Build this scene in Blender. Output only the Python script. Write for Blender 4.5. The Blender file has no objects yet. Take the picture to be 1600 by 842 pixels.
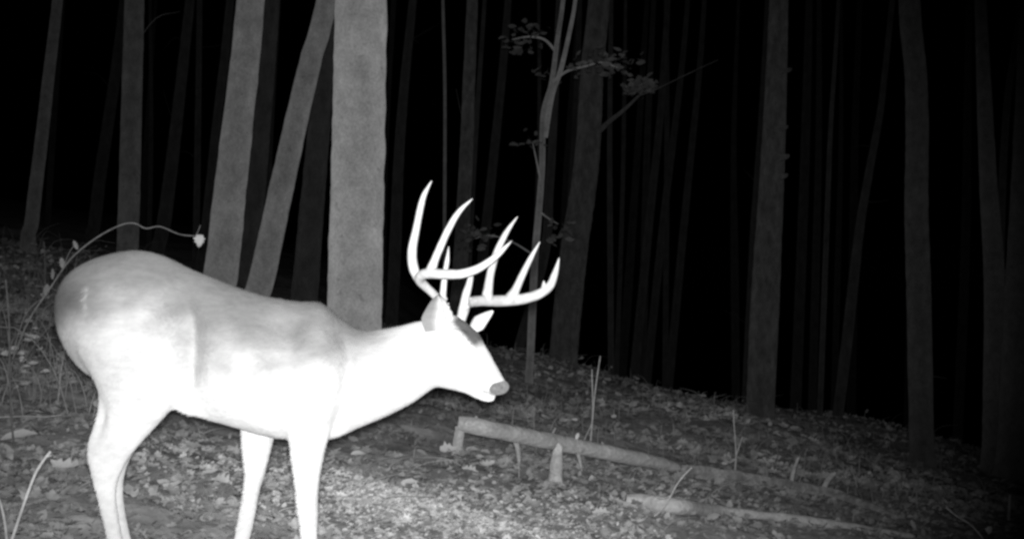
import bpy, math, random
import numpy as np
from mathutils import Vector, noise

scene = bpy.context.scene
random.seed(7)
RNG = np.random.default_rng(11)

# ---------------------------------------------------------------- camera
H = 1.12                     # lens height above the ground below it (m)
F = 1900.0                   # focal length in pixels of the 1600 px wide picture
cam = bpy.data.cameras.new('camera')
cam.sensor_width = 36.0
cam.lens = F / 1600.0 * 36.0
cam.clip_start = 0.05
cam.clip_end = 500.0
cam_ob = bpy.data.objects.new('camera', cam)
scene.collection.objects.link(cam_ob)
cam_ob.location = (0, 0, H)
cam_ob.rotation_euler = (math.radians(90), 0, 0)
scene.camera = cam_ob

# ---------------------------------------------------------------- night sky (monochrome infrared picture)
world = bpy.data.worlds.new('World')
scene.world = world
world.use_nodes = True
wn = world.node_tree
wn.nodes.clear()
sky = wn.nodes.new('ShaderNodeTexSky')
sky.sky_type = 'NISHITA'
sky.sun_disc = False
sky.sun_elevation = math.radians(-9)
sky.sun_rotation = math.radians(200)
bw = wn.nodes.new('ShaderNodeRGBToBW')
bg = wn.nodes.new('ShaderNodeBackground')
bg.inputs['Strength'].default_value = 0.01
wo = wn.nodes.new('ShaderNodeOutputWorld')
wn.links.new(sky.outputs[0], bw.inputs[0])
wn.links.new(bw.outputs[0], bg.inputs[0])
wn.links.new(bg.outputs[0], wo.inputs[0])

# ---------------------------------------------------------------- the infrared flash of the camera that took the picture
fl = bpy.data.lights.new('infrared_flash', 'SPOT')
fl.energy = 2350.0
fl.color = (1, 1, 1)
fl.shadow_soft_size = 0.035
fl.spot_size = math.radians(57)
fl.spot_blend = 1.0
fl_ob = bpy.data.objects.new('infrared_flash', fl)
scene.collection.objects.link(fl_ob)
fl_ob.location = (0.0, 0.0, H + 0.03)
_d = Vector(((700 - 800) / F, 1.0, (421 - 440) / F))
fl_ob.rotation_euler = _d.to_track_quat('-Z', 'Y').to_euler()

vs = scene.view_settings
vs.view_transform = 'Standard'
vs.look = 'None'
vs.exposure = 0.0
vs.gamma = 1.0
vs.use_curve_mapping = False
scene.cycles.filter_width = 2.8

# ================================================================ helpers
COL = scene.collection


def pt(px, py, Y):
    """a point seen at pixel (px, py) that stands Y metres away"""
    return np.array([(px - 800) / F * Y, Y, H + (421 - py) / F * Y])


def smooth(a, b, x):
    t = np.clip((x - a) / (b - a), 0, 1)
    return t * t * (3 - 2 * t)


def gbase(X, Y):
    X = np.asarray(X, float)
    Y = np.asarray(Y, float)
    z = -0.2 * X - 0.0163 * Y
    # past the crest the slope falls away on the right, rises on the left
    d = np.clip(Y - 19.5, 0, None)
    z = z - 0.10 * d * smooth(-6.0, 0.0, X) * smooth(0, 6, d)
    z = z + 0.012 * np.clip(Y - 12, 0, None) * smooth(-3.0, -9.0, X)
    # far out it levels off
    z = z + 0.2 * np.sign(X) * np.clip(np.abs(X) - 25, 0, None) * 0.7
    z = z + 0.07 * np.sin(X * 0.9 + 0.4 * Y) * smooth(8, 14, Y) + 0.05 * np.sin(0.7 * Y - 1.3 * X + 1.0) * smooth(7, 12, Y)
    return z


def gbump(x, y):
    v = Vector((x * 1.1, y * 1.1, 0.0))
    w = Vector((x * 4.5, y * 4.5, 3.0))
    u = Vector((x * 10.0, y * 10.0, 7.0))
    return 0.06 * noise.noise(v) + 0.034 * noise.noise(w) + 0.012 * noise.noise(u)


def gz(x, y):
    return float(gbase(x, y)) + gbump(x, y)


def tag(o, label=None, cat=None, group=None, kind=None):
    if label: o['label'] = label
    if cat: o['category'] = cat
    if group: o['group'] = group
    if kind: o['kind'] = kind
    return o


def empty(name, loc):
    o = bpy.data.objects.new(name, None)
    o.empty_display_size = 0.1
    o.location = tuple(float(c) for c in loc)
    COL.objects.link(o)
    return o


def mesh(name, V, Fc, smooth_shade=True, attr=None):
    me = bpy.data.meshes.new(name)
    me.from_pydata([tuple(map(float, v)) for v in V], [], [tuple(map(int, f)) for f in Fc])
    if smooth_shade:
        me.polygons.foreach_set('use_smooth', [True] * len(me.polygons))
    if attr is not None:
        a = me.attributes.new('shade', 'FLOAT', 'POINT')
        a.data.foreach_set('value', np.asarray(attr, np.float32))
    me.update()
    return me


def link(name, me, mat, parent=None, loc=None):
    o = bpy.data.objects.new(name, me)
    if mat is not None and (len(me.materials) == 0):
        me.materials.append(mat)
    COL.objects.link(o)
    if parent is not None:
        o.parent = parent
    if loc is not None:
        o.location = tuple(float(c) for c in loc)
    return o


def catmull(P, k):
    """denser points along a smooth curve through the rows of P"""
    P = np.asarray(P, float)
    if len(P) < 3:
        t = np.linspace(0, 1, k + 1)[:, None]
        return P[0] * (1 - t) + P[-1] * t
    Q = np.vstack([2 * P[0] - P[1], P, 2 * P[-1] - P[-2]])
    out = []
    for i in range(1, len(Q) - 2):
        a, b, c, d = Q[i - 1], Q[i], Q[i + 1], Q[i + 2]
        for j in range(k):
            t = j / k
            out.append(0.5 * (2 * b + (c - a) * t + (2 * a - 5 * b + 4 * c - d) * t * t + (3 * b - a - 3 * c + d) * t ** 3))
    out.append(P[-1])
    return np.array(out)


def tube(pts, rad, n=8, k=4, rough=0.0, freq=6.0, seed=0.0, cap=True):
    """tapered round tube along pts; returns verts, faces"""
    A = catmull(np.hstack([np.asarray(pts, float), np.asarray(rad, float)[:, None]]), k)
    P, R = A[:, :3], np.maximum(A[:, 3], 1e-4)
    V, Fc = [], []
    up = np.array([0.13, 1.0, 0.21]); up /= np.linalg.norm(up)
    for i in range(len(P)):
        t = P[min(i + 1, len(P) - 1)] - P[max(i - 1, 0)]
        t = t / (np.linalg.norm(t) + 1e-9)
        u = np.cross(t, up)
        if np.linalg.norm(u) < 0.05:
            u = np.cross(t, np.array([1.0, 0, 0]))
        u /= np.linalg.norm(u)
        v = np.cross(t, u)
        for j in range(n):
            a = 2 * math.pi * j / n
            r = R[i]
            if rough:
                q = P[i] + r * (math.cos(a) * u + math.sin(a) * v)
                r *= 1 + rough * noise.noise(Vector(q * freq) + Vector((seed, seed * 0.7, 0)))
            V.append(P[i] + r * (math.cos(a) * u + math.sin(a) * v))
    m = len(P)
    for i in range(m - 1):
        for j in range(n):
            b = (j + 1) % n
            Fc.append((i * n + j, i * n + b, (i + 1) * n + b, (i + 1) * n + j))
    if cap:
        V.append(P[0]); c0 = len(V) - 1
        V.append(P[-1]); c1 = len(V) - 1
        for j in range(n):
            b = (j + 1) % n
            Fc.append((c0, b, j))
            Fc.append((c1, (m - 1) * n + j, (m - 1) * n + b))
    return V, Fc


class MB:
    """collects pieces of one mesh"""
    def __init__(s): s.V, s.F, s.A = [], [], []
    def add(s, VF, shade=None):
        o = len(s.V)
        s.V.extend(VF[0])
        s.F.extend([tuple(i + o for i in f) for f in VF[1]])
        if shade is not None: s.A.extend([shade] * len(VF[0]))
        return s
    def mesh(s, name, sm=True, origin=None):
        V = np.array(s.V)
        if origin is not None: V = V - np.asarray(origin)
        return mesh(name, V, s.F, sm, s.A if s.A else None)


# ================================================================ materials (infrared albedo: all grey)
def mat_new(name):
    m = bpy.data.materials.new(name)
    m.use_nodes = True
    nt = m.node_tree
    b = nt.nodes['Principled BSDF']
    b.inputs['Roughness'].default_value = 0.9
    b.inputs['Specular IOR Level'].default_value = 0.15
    b.inputs['Diffuse Roughness'].default_value = 1.0
    return m, nt, b


def ramp(nt, fac, stops):
    r = nt.nodes.new('ShaderNodeValToRGB')
    e = r.color_ramp.elements
    e[0].position, e[0].color = stops[0][0], (stops[0][1],) * 3 + (1,)
    e[1].position, e[1].color = stops[-1][0], (stops[-1][1],) * 3 + (1,)
    for p, c in stops[1:-1]:
        q = e.new(p); q.color = (c, c, c, 1)
    nt.links.new(fac, r.inputs[0])
    return r.outputs[0]


def nz(nt, scale, detail=4, rough=0.55, vec=None, stretch=None):
    tc = nt.nodes.new('ShaderNodeTexCoord')
    src = tc.outputs['Object']
    if stretch:
        mp = nt.nodes.new('ShaderNodeMapping')
        mp.inputs['Scale'].default_value = stretch
        nt.links.new(src, mp.inputs[0]); src = mp.outputs[0]
    n = nt.nodes.new('ShaderNodeTexNoise')
    n.inputs['Scale'].default_value = scale
    n.inputs['Detail'].default_value = detail
    n.inputs['Roughness'].default_value = rough
    nt.links.new(src, n.inputs['Vector'])
    return n.outputs['Fac']


def bump(nt, b, h, strength, dist):
    bp = nt.nodes.new('ShaderNodeBump')
    bp.inputs['Strength'].default_value = strength
    bp.inputs['Distance'].default_value = dist
    nt.links.new(h, bp.inputs['Height'])
    nt.links.new(bp.outputs[0], b.inputs['Normal'])


def mul(nt, a, c):
    m = nt.nodes.new('ShaderNodeMixRGB'); m.blend_type = 'MULTIPLY'; m.inputs[0].default_value = 1
    nt.links.new(a, m.inputs[1])
    if isinstance(c, (int, float)): m.inputs[2].default_value = (c, c, c, 1)
    else: nt.links.new(c, m.inputs[2])
    return m.outputs[0]


def bark(name, lo, hi, scale=9.0, stretch=(1, 1, 0.35), bs=0.8, bd=0.02):
    m, nt, b = mat_new(name)
    n1 = nz(nt, scale, 6, 0.6, stretch=stretch)
    n2 = nz(nt, 4.5, 4, 0.6); n4 = nz(nt, 55, 3, 0.6)
    c = mul(nt, ramp(nt, n1, [(0.3, lo), (0.7, hi)]), ramp(nt, n2, [(0.3, 0.76), (0.7, 1.14)]))
    c = mul(nt, c, ramp(nt, n4, [(0.3, 0.78), (0.7, 1.16)]))
    # sparse dark lenticels and knots
    n3 = nz(nt, 14.0, 2, 0.4)
    c = mul(nt, c, ramp(nt, n3, [(0.66, 1.0), (0.76, 0.72)]))
    nt.links.new(c, b.inputs['Base Color'])
    bump(nt, b, n1, bs, bd)
    return m


M = {}
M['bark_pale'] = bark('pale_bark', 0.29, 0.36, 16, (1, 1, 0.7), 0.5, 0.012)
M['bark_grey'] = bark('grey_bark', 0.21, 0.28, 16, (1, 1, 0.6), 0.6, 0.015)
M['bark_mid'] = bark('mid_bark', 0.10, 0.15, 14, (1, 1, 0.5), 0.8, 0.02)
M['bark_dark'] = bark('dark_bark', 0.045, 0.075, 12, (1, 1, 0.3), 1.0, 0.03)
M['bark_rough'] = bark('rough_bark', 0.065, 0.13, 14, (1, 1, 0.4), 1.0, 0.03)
M['log'] = bark('weathered_log', 0.31, 0.47, 26, (.22, 1, 1), 1.0, 0.02)
M['log'].node_tree.nodes['Principled BSDF'].inputs['Diffuse Roughness'].default_value = 0.2
M['log_old'] = bark('rotten_log', 0.12, 0.30, 16, (1, 1, 1), 1.0, 0.025)
M['cane'] = bark('cane_bark', 0.07, 0.12, 30, (1, 1, 1), 0.3, 0.003)
M['wood'] = bark('split_wood', .40, .52, 30, (1, 1, .3), .4, .004)
M['stem'] = bark('twig_bark', 0.26, 0.42, 30, (1, 1, 1), 0.3, 0.003)


def leaf_mat(name, k):
    m, nt, b = mat_new(name)
    at = nt.nodes.new('ShaderNodeAttribute'); at.attribute_name = 'shade'
    n1 = nz(nt, 40, 3, 0.5)
    c = mul(nt, at.outputs['Color'], ramp(nt, n1, [(0.3, 0.75 * k), (0.7, 1.1 * k)]))
    nt.links.new(c, b.inputs['Base Color'])
    b.inputs['Roughness'].default_value = 0.7
    b.inputs['Diffuse Roughness'].default_value = 0.2
    return m


M['leaf'] = leaf_mat('dry_leaf', 1.0)

m, nt, b = mat_new('forest_soil')
n1 = nz(nt, 5, 8, 0.65); n2 = nz(nt, 0.8, 3, 0.5)
nt.links.new(mul(nt, ramp(nt, n1, [(0.3, 0.08), (0.55, 0.16), (0.75, 0.25)]), ramp(nt, n2, [(0.3, 0.7), (0.7, 1.2)])), b.inputs['Base Color'])
bump(nt, b, n1, 1.0, 0.05)
M['soil'] = m

m, nt, b = mat_new('deer_coat')
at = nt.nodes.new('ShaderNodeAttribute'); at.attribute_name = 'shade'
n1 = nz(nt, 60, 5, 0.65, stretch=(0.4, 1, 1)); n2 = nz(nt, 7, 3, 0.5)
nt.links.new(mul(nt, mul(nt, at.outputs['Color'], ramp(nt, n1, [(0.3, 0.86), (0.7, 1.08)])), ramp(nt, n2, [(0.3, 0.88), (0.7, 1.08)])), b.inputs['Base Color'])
bump(nt, b, n1, 0.45, 0.006)
b.inputs['Specular IOR Level'].default_value = 0.02
b.inputs['Diffuse Roughness'].default_value = 0.25
M['coat'] = m

m, nt, b = mat_new('antler_bone')
n1 = nz(nt, 45, 4, 0.6)
nt.links.new(ramp(nt, n1, [(0.3, 0.25), (0.7, 0.34)]), b.inputs['Base Color'])
bump(nt, b, n1, 0.5, 0.003); b.inputs['Roughness'].default_value = 0.6; b.inputs['Diffuse Roughness'].default_value = 0.0
M['antler'] = m

m, nt, b = mat_new('nose_leather')
n1 = nz(nt, 160, 3, 0.5)
nt.links.new(ramp(nt, n1, [(0.3, 0.06), (0.7, 0.10)]), b.inputs['Base Color'])
bump(nt, b, n1, 0.5, 0.002); b.inputs['Roughness'].default_value = 0.5
M['nose'] = m
m, nt, b = mat_new('eye_surface'); b.inputs['Base Color'].default_value = (0.35, 0.35, 0.35, 1); b.inputs['Roughness'].default_value = 0.15
M['eye'] = m
m, nt, b = mat_new('hoof_horn')
n1 = nz(nt, 80, 3, 0.5); nt.links.new(ramp(nt, n1, [(0.3, 0.05), (0.7, 0.1)]), b.inputs['Base Color'])
M['hoof'] = m

# ================================================================ ground
xs = np.concatenate([np.linspace(-90, -12, 40, endpoint=False), np.linspace(-12, -4, 50, endpoint=False), np.linspace(-4, 4.5, 170, endpoint=False),
                     np.linspace(4.5, 14, 50, endpoint=False), np.linspace(14, 90, 40)])
ys = np.concatenate([np.linspace(-12, 3, 30, endpoint=False), np.linspace(3, 10, 140, endpoint=False), np.linspace(10, 24, 110, endpoint=False), np.linspace(24, 120, 50)])
GX, GY = np.meshgrid(xs, ys)
GZ = gbase(GX, GY)
V = np.stack([GX.ravel(), GY.ravel(), GZ.ravel()], 1)
for i in range(len(V)):
    V[i, 2] += gbump(V[i, 0], V[i, 1])
nx, ny = len(xs), len(ys)
Fc = [(j * nx + i, j * nx + i + 1, (j + 1) * nx + i + 1, (j + 1) * nx + i) for j in range(ny - 1) for i in range(nx - 1)]
ground = link('ground', mesh('ground', V, Fc), M['soil'])
tag(ground, 'hillside forest floor of soil and dry leaves sloping down to the right', 'ground', kind='structure')


# ---------------------------------------------------------------- fallen leaves
def leaf_proto(kind, seed):
    """curled dry leaf about one unit long lying on z = 0, a fan round its midrib"""
    r = random.Random(seed)
    if kind == 'oak':
        prof = [(-.5, .03), (-.38, .10), (-.3, .24), (-.2, .13), (-.08, .30), (.04, .15), (.16, .28), (.26, .13), (.38, .17), (.5, .03)]
    elif kind == 'maple':
        prof = [(-.42, .04), (-.38, .24), (-.22, .27), (-.12, .44), (.0, .30), (.12, .36), (.2, .20), (.34, .16), (.5, .02)]
    else:
        prof = [(-.5, .02), (-.36, .13), (-.15, .22), (.1, .24), (.3, .16), (.5, .02)]
    cu, cv, tw = r.uniform(-.5, .9), r.uniform(-.4, 1.2), r.uniform(-.35, .35)
    f = lambda x, y: cu * x * x + cv * y * y * 1.6 + tw * x * y * 2 + r.uniform(-.03, .03)
    V, Fc = [], []
    n = len(prof)
    for x, w in prof:
        V.append((x, 0, f(x, 0)))
    for x, w in prof:
        V.append((x, w, f(x, w)))
    for x, w in prof:
        V.append((x, -w, f(x, -w)))
    for i in range(n - 1):
        Fc.append((i, i + 1, n + i + 1, n + i)); Fc.append((i + 1, i, 2 * n + i, 2 * n + i + 1))
    V = np.array(V); V[:, 2] -= np.percentile(V[:, 2], 25)
    return V, Fc


PROTO = [leaf_proto(k, s) for s, k in enumerate(['oak', 'oak', 'maple', 'plain', 'oak', 'plain', 'maple', 'plain', 'oak', 'plain'])]


def rotm(rz, rx, ry):
    cz, sz, cx, sx, cy, sy = math.cos(rz), math.sin(rz), math.cos(rx), math.sin(rx), math.cos(ry), math.sin(ry)
    Rz = np.array([[cz, -sz, 0], [sz, cz, 0], [0, 0, 1]])
    Rx = np.array([[1, 0, 0], [0, cx, -sx], [0, sx, cx]])
    Ry = np.array([[cy, 0, sy], [0, 1, 0], [-sy, 0, cy]])
    return Rz @ Rx @ Ry


def pick_ground(y0, y1, p=1.0, wide=1.12):
    Y = y0 + (y1 - y0) * random.random() ** p
    X = random.uniform(-wide, wide) * 800 / F * Y
    return X, Y


# the big leaves one can pick apart: children of the ground, sharing a few meshes
leaf_me = []
for i, (pv, pf) in enumerate(PROTO * 2):
    sh = [0.26, 0.38, 0.3, 0.18, 0.33][i % 5]
    me = mesh('leaf', pv, pf, True, [sh] * len(pv)); me.materials.append(M['leaf'])
    leaf_me.append(me)
special = [(30, 695, .16), (105, 742, .15), (345, 766, .13), (270, 772, .11), (215, 705, .11), (740, 712, .12), (760, 735, .11), (735, 745, .10),
           (330, 750, .08), (700, 712, .12), (640, 765, .09), (895, 780, .10), (940, 812, .10), (1265, 777, .12), (1240, 772, .10), (560, 720, .09)]


def on_ground(px, py):
    Y = 6.0
    for _ in range(40):
        X = (px - 800) / F * Y
        Y = Y + 0.5 * ((H - gz(X, Y)) * F / max(py - 421, 5) - Y)
    return (px - 800) / F * Y, Y


for i in range(285):
    if i < len(special):
        X, Y = on_ground(*special[i][:2]); s = special[i][2]
        me = leaf_me[[1, 6, 2, 11, 16][i % 5]]
    else:
        X, Y = pick_ground(4.2, 10.5, 1.3); s = random.uniform(.05, .10)
        me = random.choice(leaf_me)
    o = bpy.data.objects.new('leaf', me)
    COL.objects.link(o); o.parent = ground
    o.location = (X, Y, gz(X, Y) + 0.02)
    if i < len(special):
        me = mesh('leaf', PROTO[[3, 0, 8, 5, 6][i % 5]][0], PROTO[[3, 0, 8, 5, 6][i % 5]][1], True, [.46] * len(PROTO[[3, 0, 8, 5, 6][i % 5]][0])); me.materials.append(M['leaf']); o.data = me
        o.rotation_euler = (random.uniform(.3, .6), random.uniform(-.2, .3), random.uniform(-.7, .7))
        o.scale = (s, s, s); o.location.z += .02
        continue
    o.rotation_euler = (random.uniform(-.2, .6), random.uniform(-.4, .4), random.uniform(0, 6.28))
    o.scale = (s, s, s)


def litter(name, n, y0, y1, p, smin, smax, sh0, sh1, region=None, tilt=.5, label=None):
    Vs, Fs, As, off = [], [], [], 0
    for i in range(n):
        if region:
            a, q = random.uniform(0, 6.283), abs(random.gauss(0, 1.0))
            q = q * (0.75 + 0.5 * noise.noise(Vector((math.cos(a) * 1.5, math.sin(a) * 1.5, 5))))
            X, Y = region[0] + region[2] * q * math.cos(a), region[1] + region[3] * q * math.sin(a)
        else:
            X, Y = pick_ground(y0, y1, p)
        dens = .6 * noise.noise(Vector((X * 1.3, Y * 1.3, 9))) + .8 * noise.noise(Vector((X * .6, Y * .6, 4)))
        if not region and dens < -0.25 and random.random() < .6:
            continue
        pv, pf = random.choice(PROTO)
        s = smin + (smax - smin) * random.random() ** 1.6
        R = rotm(random.uniform(0, 6.283), random.gauss(.1, tilt * .6), random.gauss(0, tilt * .6))
        v = (pv * s) @ R.T
        v[:, 0] += X; v[:, 1] += Y; v[:, 2] += gz(X, Y) + random.uniform(0.0, .03)
        Vs.append(v); Fs.extend([tuple(k + off for k in f) for f in pf]); off += len(v)
        sh = min(.8, max(.08, random.uniform(sh0, sh1) * (1 + .8 * dens)))
        As.append(np.full(len(v), sh))
    me = mesh(name, np.vstack(Vs), Fs, True, np.concatenate(As))
    o = link(name, me, M['leaf'], ground)
    o['kind'] = 'stuff'
    return o


litter('leaf_litter', 22000, 3.4, 11.5, 1.35, .025, .085, .17, .31, tilt=.6)
litter('leaf_litter', 9000, 10.5, 22, 1.3, .08, .15, .2, .46, tilt=.6)
LOGLINES = [((700, 716), (1070, 752)), ((1060, 752), (1310, 785)), ((975, 805), (1290, 832))]
litter('leaf_fragments', 8000, 0, 0, 1, .02, .06, .30, .5, region=(-0.35, 5.7, .85, .62), tilt=.45)

# ================================================================ trees
TREES = []


def tree(name, label, pts, wpx, Y, mat, group=None, top=13.0, lean_y=0.0, nseg=14, flare=1.35, limbs=3, cat='tree', taper=0.75):
    """pts: trunk centre line in pixels from top to bottom, wpx: trunk widths in pixels"""
    pts = sorted(pts, key=lambda q: q[1])
    P = [pt(x, y, Y) for x, y in pts]
    R = list(np.interp([q[1] for q in pts], [0, 500], wpx) * 0.5 * Y / F)
    # down to the ground
    a, b_ = P[-2], P[-1]
    d = (b_ - a) / max(1e-3, a[2] - b_[2])
    bx = b_.copy()
    for _ in range(6):
        zg = float(gbase(bx[0], bx[1]))
        bx = b_ + d * (b_[2] - zg)
        bx[2] = zg
    if b_[2] - bx[2] > 0.15:
        mid = bx + np.array([0, 0, min(.35, (b_[2] - bx[2]) * .6)]) - d * 0
        P += [mid, bx + np.array([0, 0, -.15])]
        R += [R[-1] * 1.04, R[-1] * flare]
    else:
        P.append(bx + np.array([0, 0, -.15])); R.append(R[-1] * flare)
    # on up past the frame
    a, b_ = P[1], P[0]
    d = (b_ - a); d /= np.linalg.norm(d)
    L = max(3.0, top - b_[2]); upv = np.array([0, 0, 1.0])
    r0 = R[0]; q = b_.copy(); ext = []
    for i in range(4):
        d = d * .75 + upv * .25; d /= np.linalg.norm(d)
        q = q + d * L / 4
        ext.append((q.copy(), r0 * (1 - (i + 1) * taper / 4)))
    P = [e[0] for e in ext[::-1]] + P
    R = [e[1] for e in ext[::-1]] + R
    P, R = P[::-1], R[::-1]
    base = np.array([P[0][0], P[0][1], P[0][2] + .15])
    root = empty(name, base)
    tag(root, label, cat, group)
    mb = MB().add(tube(P, R, nseg, 14, .05, 9.0, random.uniform(0, 50)))
    link('trunk', mb.mesh('trunk', origin=base), mat, root)
    # limbs high up
    for i in range(limbs):
        t = random.uniform(.15, .85)
        idx = len(P) - 4
        A = P[idx] * (1 - t) + P[-1] * t
        r = R[idx] * .4 * (1 - .6 * t)
        ang = random.uniform(0, 6.28)
        dd = np.array([math.cos(ang), math.sin(ang), .75])
        Q = [A + dd * s * (0.9 + .25 * i) + np.array([0, 0, .18 * s * s]) + np.array([random.uniform(-.12, .12), random.uniform(-.12, .12), 0]) * s for s in (0, .5, 1.1, 1.8)]
        link('limb', MB().add(tube(Q, [r, r * .75, r * .5, r * .15], 6, 3)).mesh('limb', origin=base), mat, root)
    for i in range(random.randint(0, 2) if limbs >= 2 and cat == 'tree' and Y > 14 else 0):
        t = random.uniform(.2, .8); j = 1 + int(t * (len(P) - 5)); A = P[j] * .5 + P[j + 1] * .5
        ang = random.uniform(0, 6.28); l = random.uniform(.3, 1.1); r = random.uniform(.004, .009)
        dd = np.array([math.cos(ang), math.sin(ang) * .6, random.uniform(-.1, .6)])
        Q = [A, A + dd * l * .5 + np.array([0, 0, random.uniform(-.08, .1)]), A + dd * l + np.array([0, 0, random.uniform(-.2, .25)])]
        link('twig', MB().add(tube(Q, [r, r * .7, r * .3], 5, 4)).mesh('twig', origin=base), mat, root)
    TREES.append(root)
    return root, base


G1 = 'trees standing behind the deer'
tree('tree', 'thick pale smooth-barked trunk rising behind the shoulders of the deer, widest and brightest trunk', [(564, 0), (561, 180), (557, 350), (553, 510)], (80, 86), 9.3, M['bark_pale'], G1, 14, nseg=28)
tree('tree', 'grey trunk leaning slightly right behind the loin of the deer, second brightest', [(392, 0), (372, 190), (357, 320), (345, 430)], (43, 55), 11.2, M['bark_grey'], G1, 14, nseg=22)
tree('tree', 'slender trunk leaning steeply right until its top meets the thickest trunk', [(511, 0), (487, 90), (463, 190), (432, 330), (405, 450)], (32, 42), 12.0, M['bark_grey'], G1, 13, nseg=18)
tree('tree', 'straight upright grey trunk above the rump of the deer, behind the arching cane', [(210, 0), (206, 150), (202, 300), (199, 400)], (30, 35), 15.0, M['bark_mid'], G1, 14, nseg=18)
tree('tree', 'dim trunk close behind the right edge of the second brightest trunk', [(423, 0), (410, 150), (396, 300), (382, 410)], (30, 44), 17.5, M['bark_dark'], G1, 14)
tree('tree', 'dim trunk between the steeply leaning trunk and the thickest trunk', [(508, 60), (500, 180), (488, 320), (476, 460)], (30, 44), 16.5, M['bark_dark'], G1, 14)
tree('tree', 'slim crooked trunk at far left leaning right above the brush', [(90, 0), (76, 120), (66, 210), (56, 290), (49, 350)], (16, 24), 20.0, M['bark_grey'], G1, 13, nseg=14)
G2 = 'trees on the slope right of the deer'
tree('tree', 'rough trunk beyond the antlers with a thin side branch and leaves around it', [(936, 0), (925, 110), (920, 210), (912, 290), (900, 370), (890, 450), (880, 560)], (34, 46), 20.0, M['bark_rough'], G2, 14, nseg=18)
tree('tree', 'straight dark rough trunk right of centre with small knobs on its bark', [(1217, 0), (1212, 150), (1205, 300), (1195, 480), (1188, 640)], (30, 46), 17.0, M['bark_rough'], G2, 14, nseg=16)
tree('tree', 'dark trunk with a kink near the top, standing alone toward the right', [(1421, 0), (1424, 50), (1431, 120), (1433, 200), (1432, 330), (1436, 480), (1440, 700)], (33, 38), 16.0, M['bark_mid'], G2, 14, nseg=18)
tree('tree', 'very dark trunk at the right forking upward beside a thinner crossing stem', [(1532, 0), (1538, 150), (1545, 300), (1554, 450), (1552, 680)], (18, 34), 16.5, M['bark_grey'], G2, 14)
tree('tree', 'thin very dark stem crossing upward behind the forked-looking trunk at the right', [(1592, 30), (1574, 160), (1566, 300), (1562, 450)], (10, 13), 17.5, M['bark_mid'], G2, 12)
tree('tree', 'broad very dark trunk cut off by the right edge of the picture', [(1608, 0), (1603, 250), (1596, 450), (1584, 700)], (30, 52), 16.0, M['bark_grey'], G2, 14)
G3 = 'dim trunks in the dark wood'
DIM = [
 ('faint leaning trunk between the far left trunk and the upright grey trunk', [(184, 90), (168, 200), (156, 280), (148, 350)], (16, 22), 24, 'bark_dark'),
 ('faint trunk right of the upright grey trunk, widening downward', [(297, 0), (283, 130), (268, 260), (256, 350)], (15, 26), 22, 'bark_dark'),
 ('faint narrow trunk left of the second brightest trunk, nearly vertical', [(312, 0), (310, 150), (307, 350)], (9, 12), 23, 'bark_dark'),
 ('faint trunk hugging the left edge of the second brightest trunk', [(352, 80), (338, 200), (325, 330)], (13, 18), 22, 'bark_dark'),
 ('faint leaning trunk just right of the thickest trunk', [(645, 0), (632, 130), (623, 250), (617, 400)], (13, 22), 22, 'bark_dark'),
 ('dim grey trunk above the antlers, upright, with a forked foot', [(738, 0), (733, 120), (728, 250), (720, 400)], (18, 26), 19.5, 'bark_rough'),
 ('faint trunk between the antlers and the leafy sapling', [(787, 90), (774, 220), (760, 350), (745, 480)], (12, 18), 24, 'bark_dark'),
 ('dim slim trunk behind the right side of the leafy sapling', [(866, 170), (858, 300), (850, 400), (806, 560)], (10, 18), 20, 'bark_dark'),
 ('dim thin trunk close behind the left edge of the rough trunk beyond the antlers', [(904, 60), (898, 200), (890, 330), (878, 500)], (8, 12), 21.5, 'bark_dark'),
 ('faint slender trunk first right of the rough trunk beyond the antlers', [(1040, 60), (1030, 200), (1014, 350), (990, 600)], (9, 16), 21, 'bark_dark'),
 ('faint slender trunk second right of the rough trunk beyond the antlers', [(1066, 100), (1052, 220), (1036, 350), (1010, 600)], (8, 14), 22, 'bark_dark'),
 ('faint slender trunk third right of the rough trunk beyond the antlers', [(1092, 120), (1080, 240), (1066, 380), (1045, 600)], (8, 14), 22, 'bark_dark'),
 ('very faint thin stem near the middle of the dark gap right of the antlers', [(975, 180), (972, 330), (964, 560)], (6, 8), 21, 'bark_dark'),
 ('faint trunk hugging the left side of the straight dark rough trunk', [(1192, 200), (1180, 380), (1168, 640)], (14, 20), 19, 'bark_dark'),
 ('faint thin pole right of the straight dark rough trunk', [(1307, 60), (1298, 200), (1291, 380), (1281, 650)], (6, 10), 14.5, 'bark_dark'),
 ('faint bent pole left of the kinked trunk at the right', [(1381, 130), (1373, 190), (1358, 270), (1343, 360), (1325, 520), (1308, 660)], (7, 18), 14.5, 'bark_dark'),
 ('very faint trunk between the straight dark trunk and the thin pole', [(1262, 100), (1256, 300), (1243, 640)], (12, 18), 22, 'bark_dark'),
 ('very faint trunk between the kinked trunk and the trunks at the right edge', [(1512, 150), (1508, 400), (1496, 690)], (10, 16), 20, 'bark_dark'),
]
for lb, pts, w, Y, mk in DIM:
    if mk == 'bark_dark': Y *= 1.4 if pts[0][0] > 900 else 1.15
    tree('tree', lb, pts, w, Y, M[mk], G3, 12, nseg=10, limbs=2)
G4 = 'far trunks lost in the dark'
for i in range(24):
    Y = random.uniform(24, 44)
    x1 = random.uniform(-60, 1660)
    x0 = x1 + random.uniform(-4, 30) * (1 if x1 < 1100 else .5)
    tree('tree', 'far trunk barely visible in the black depth of the wood', [(x0, 0), ((x0 + x1) / 2 + random.uniform(-5, 5), 220), (x1, 440)], (random.uniform(4, 9), random.uniform(9, 16)), Y, M['bark_dark'], G4, 14, nseg=8, limbs=0)
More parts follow.
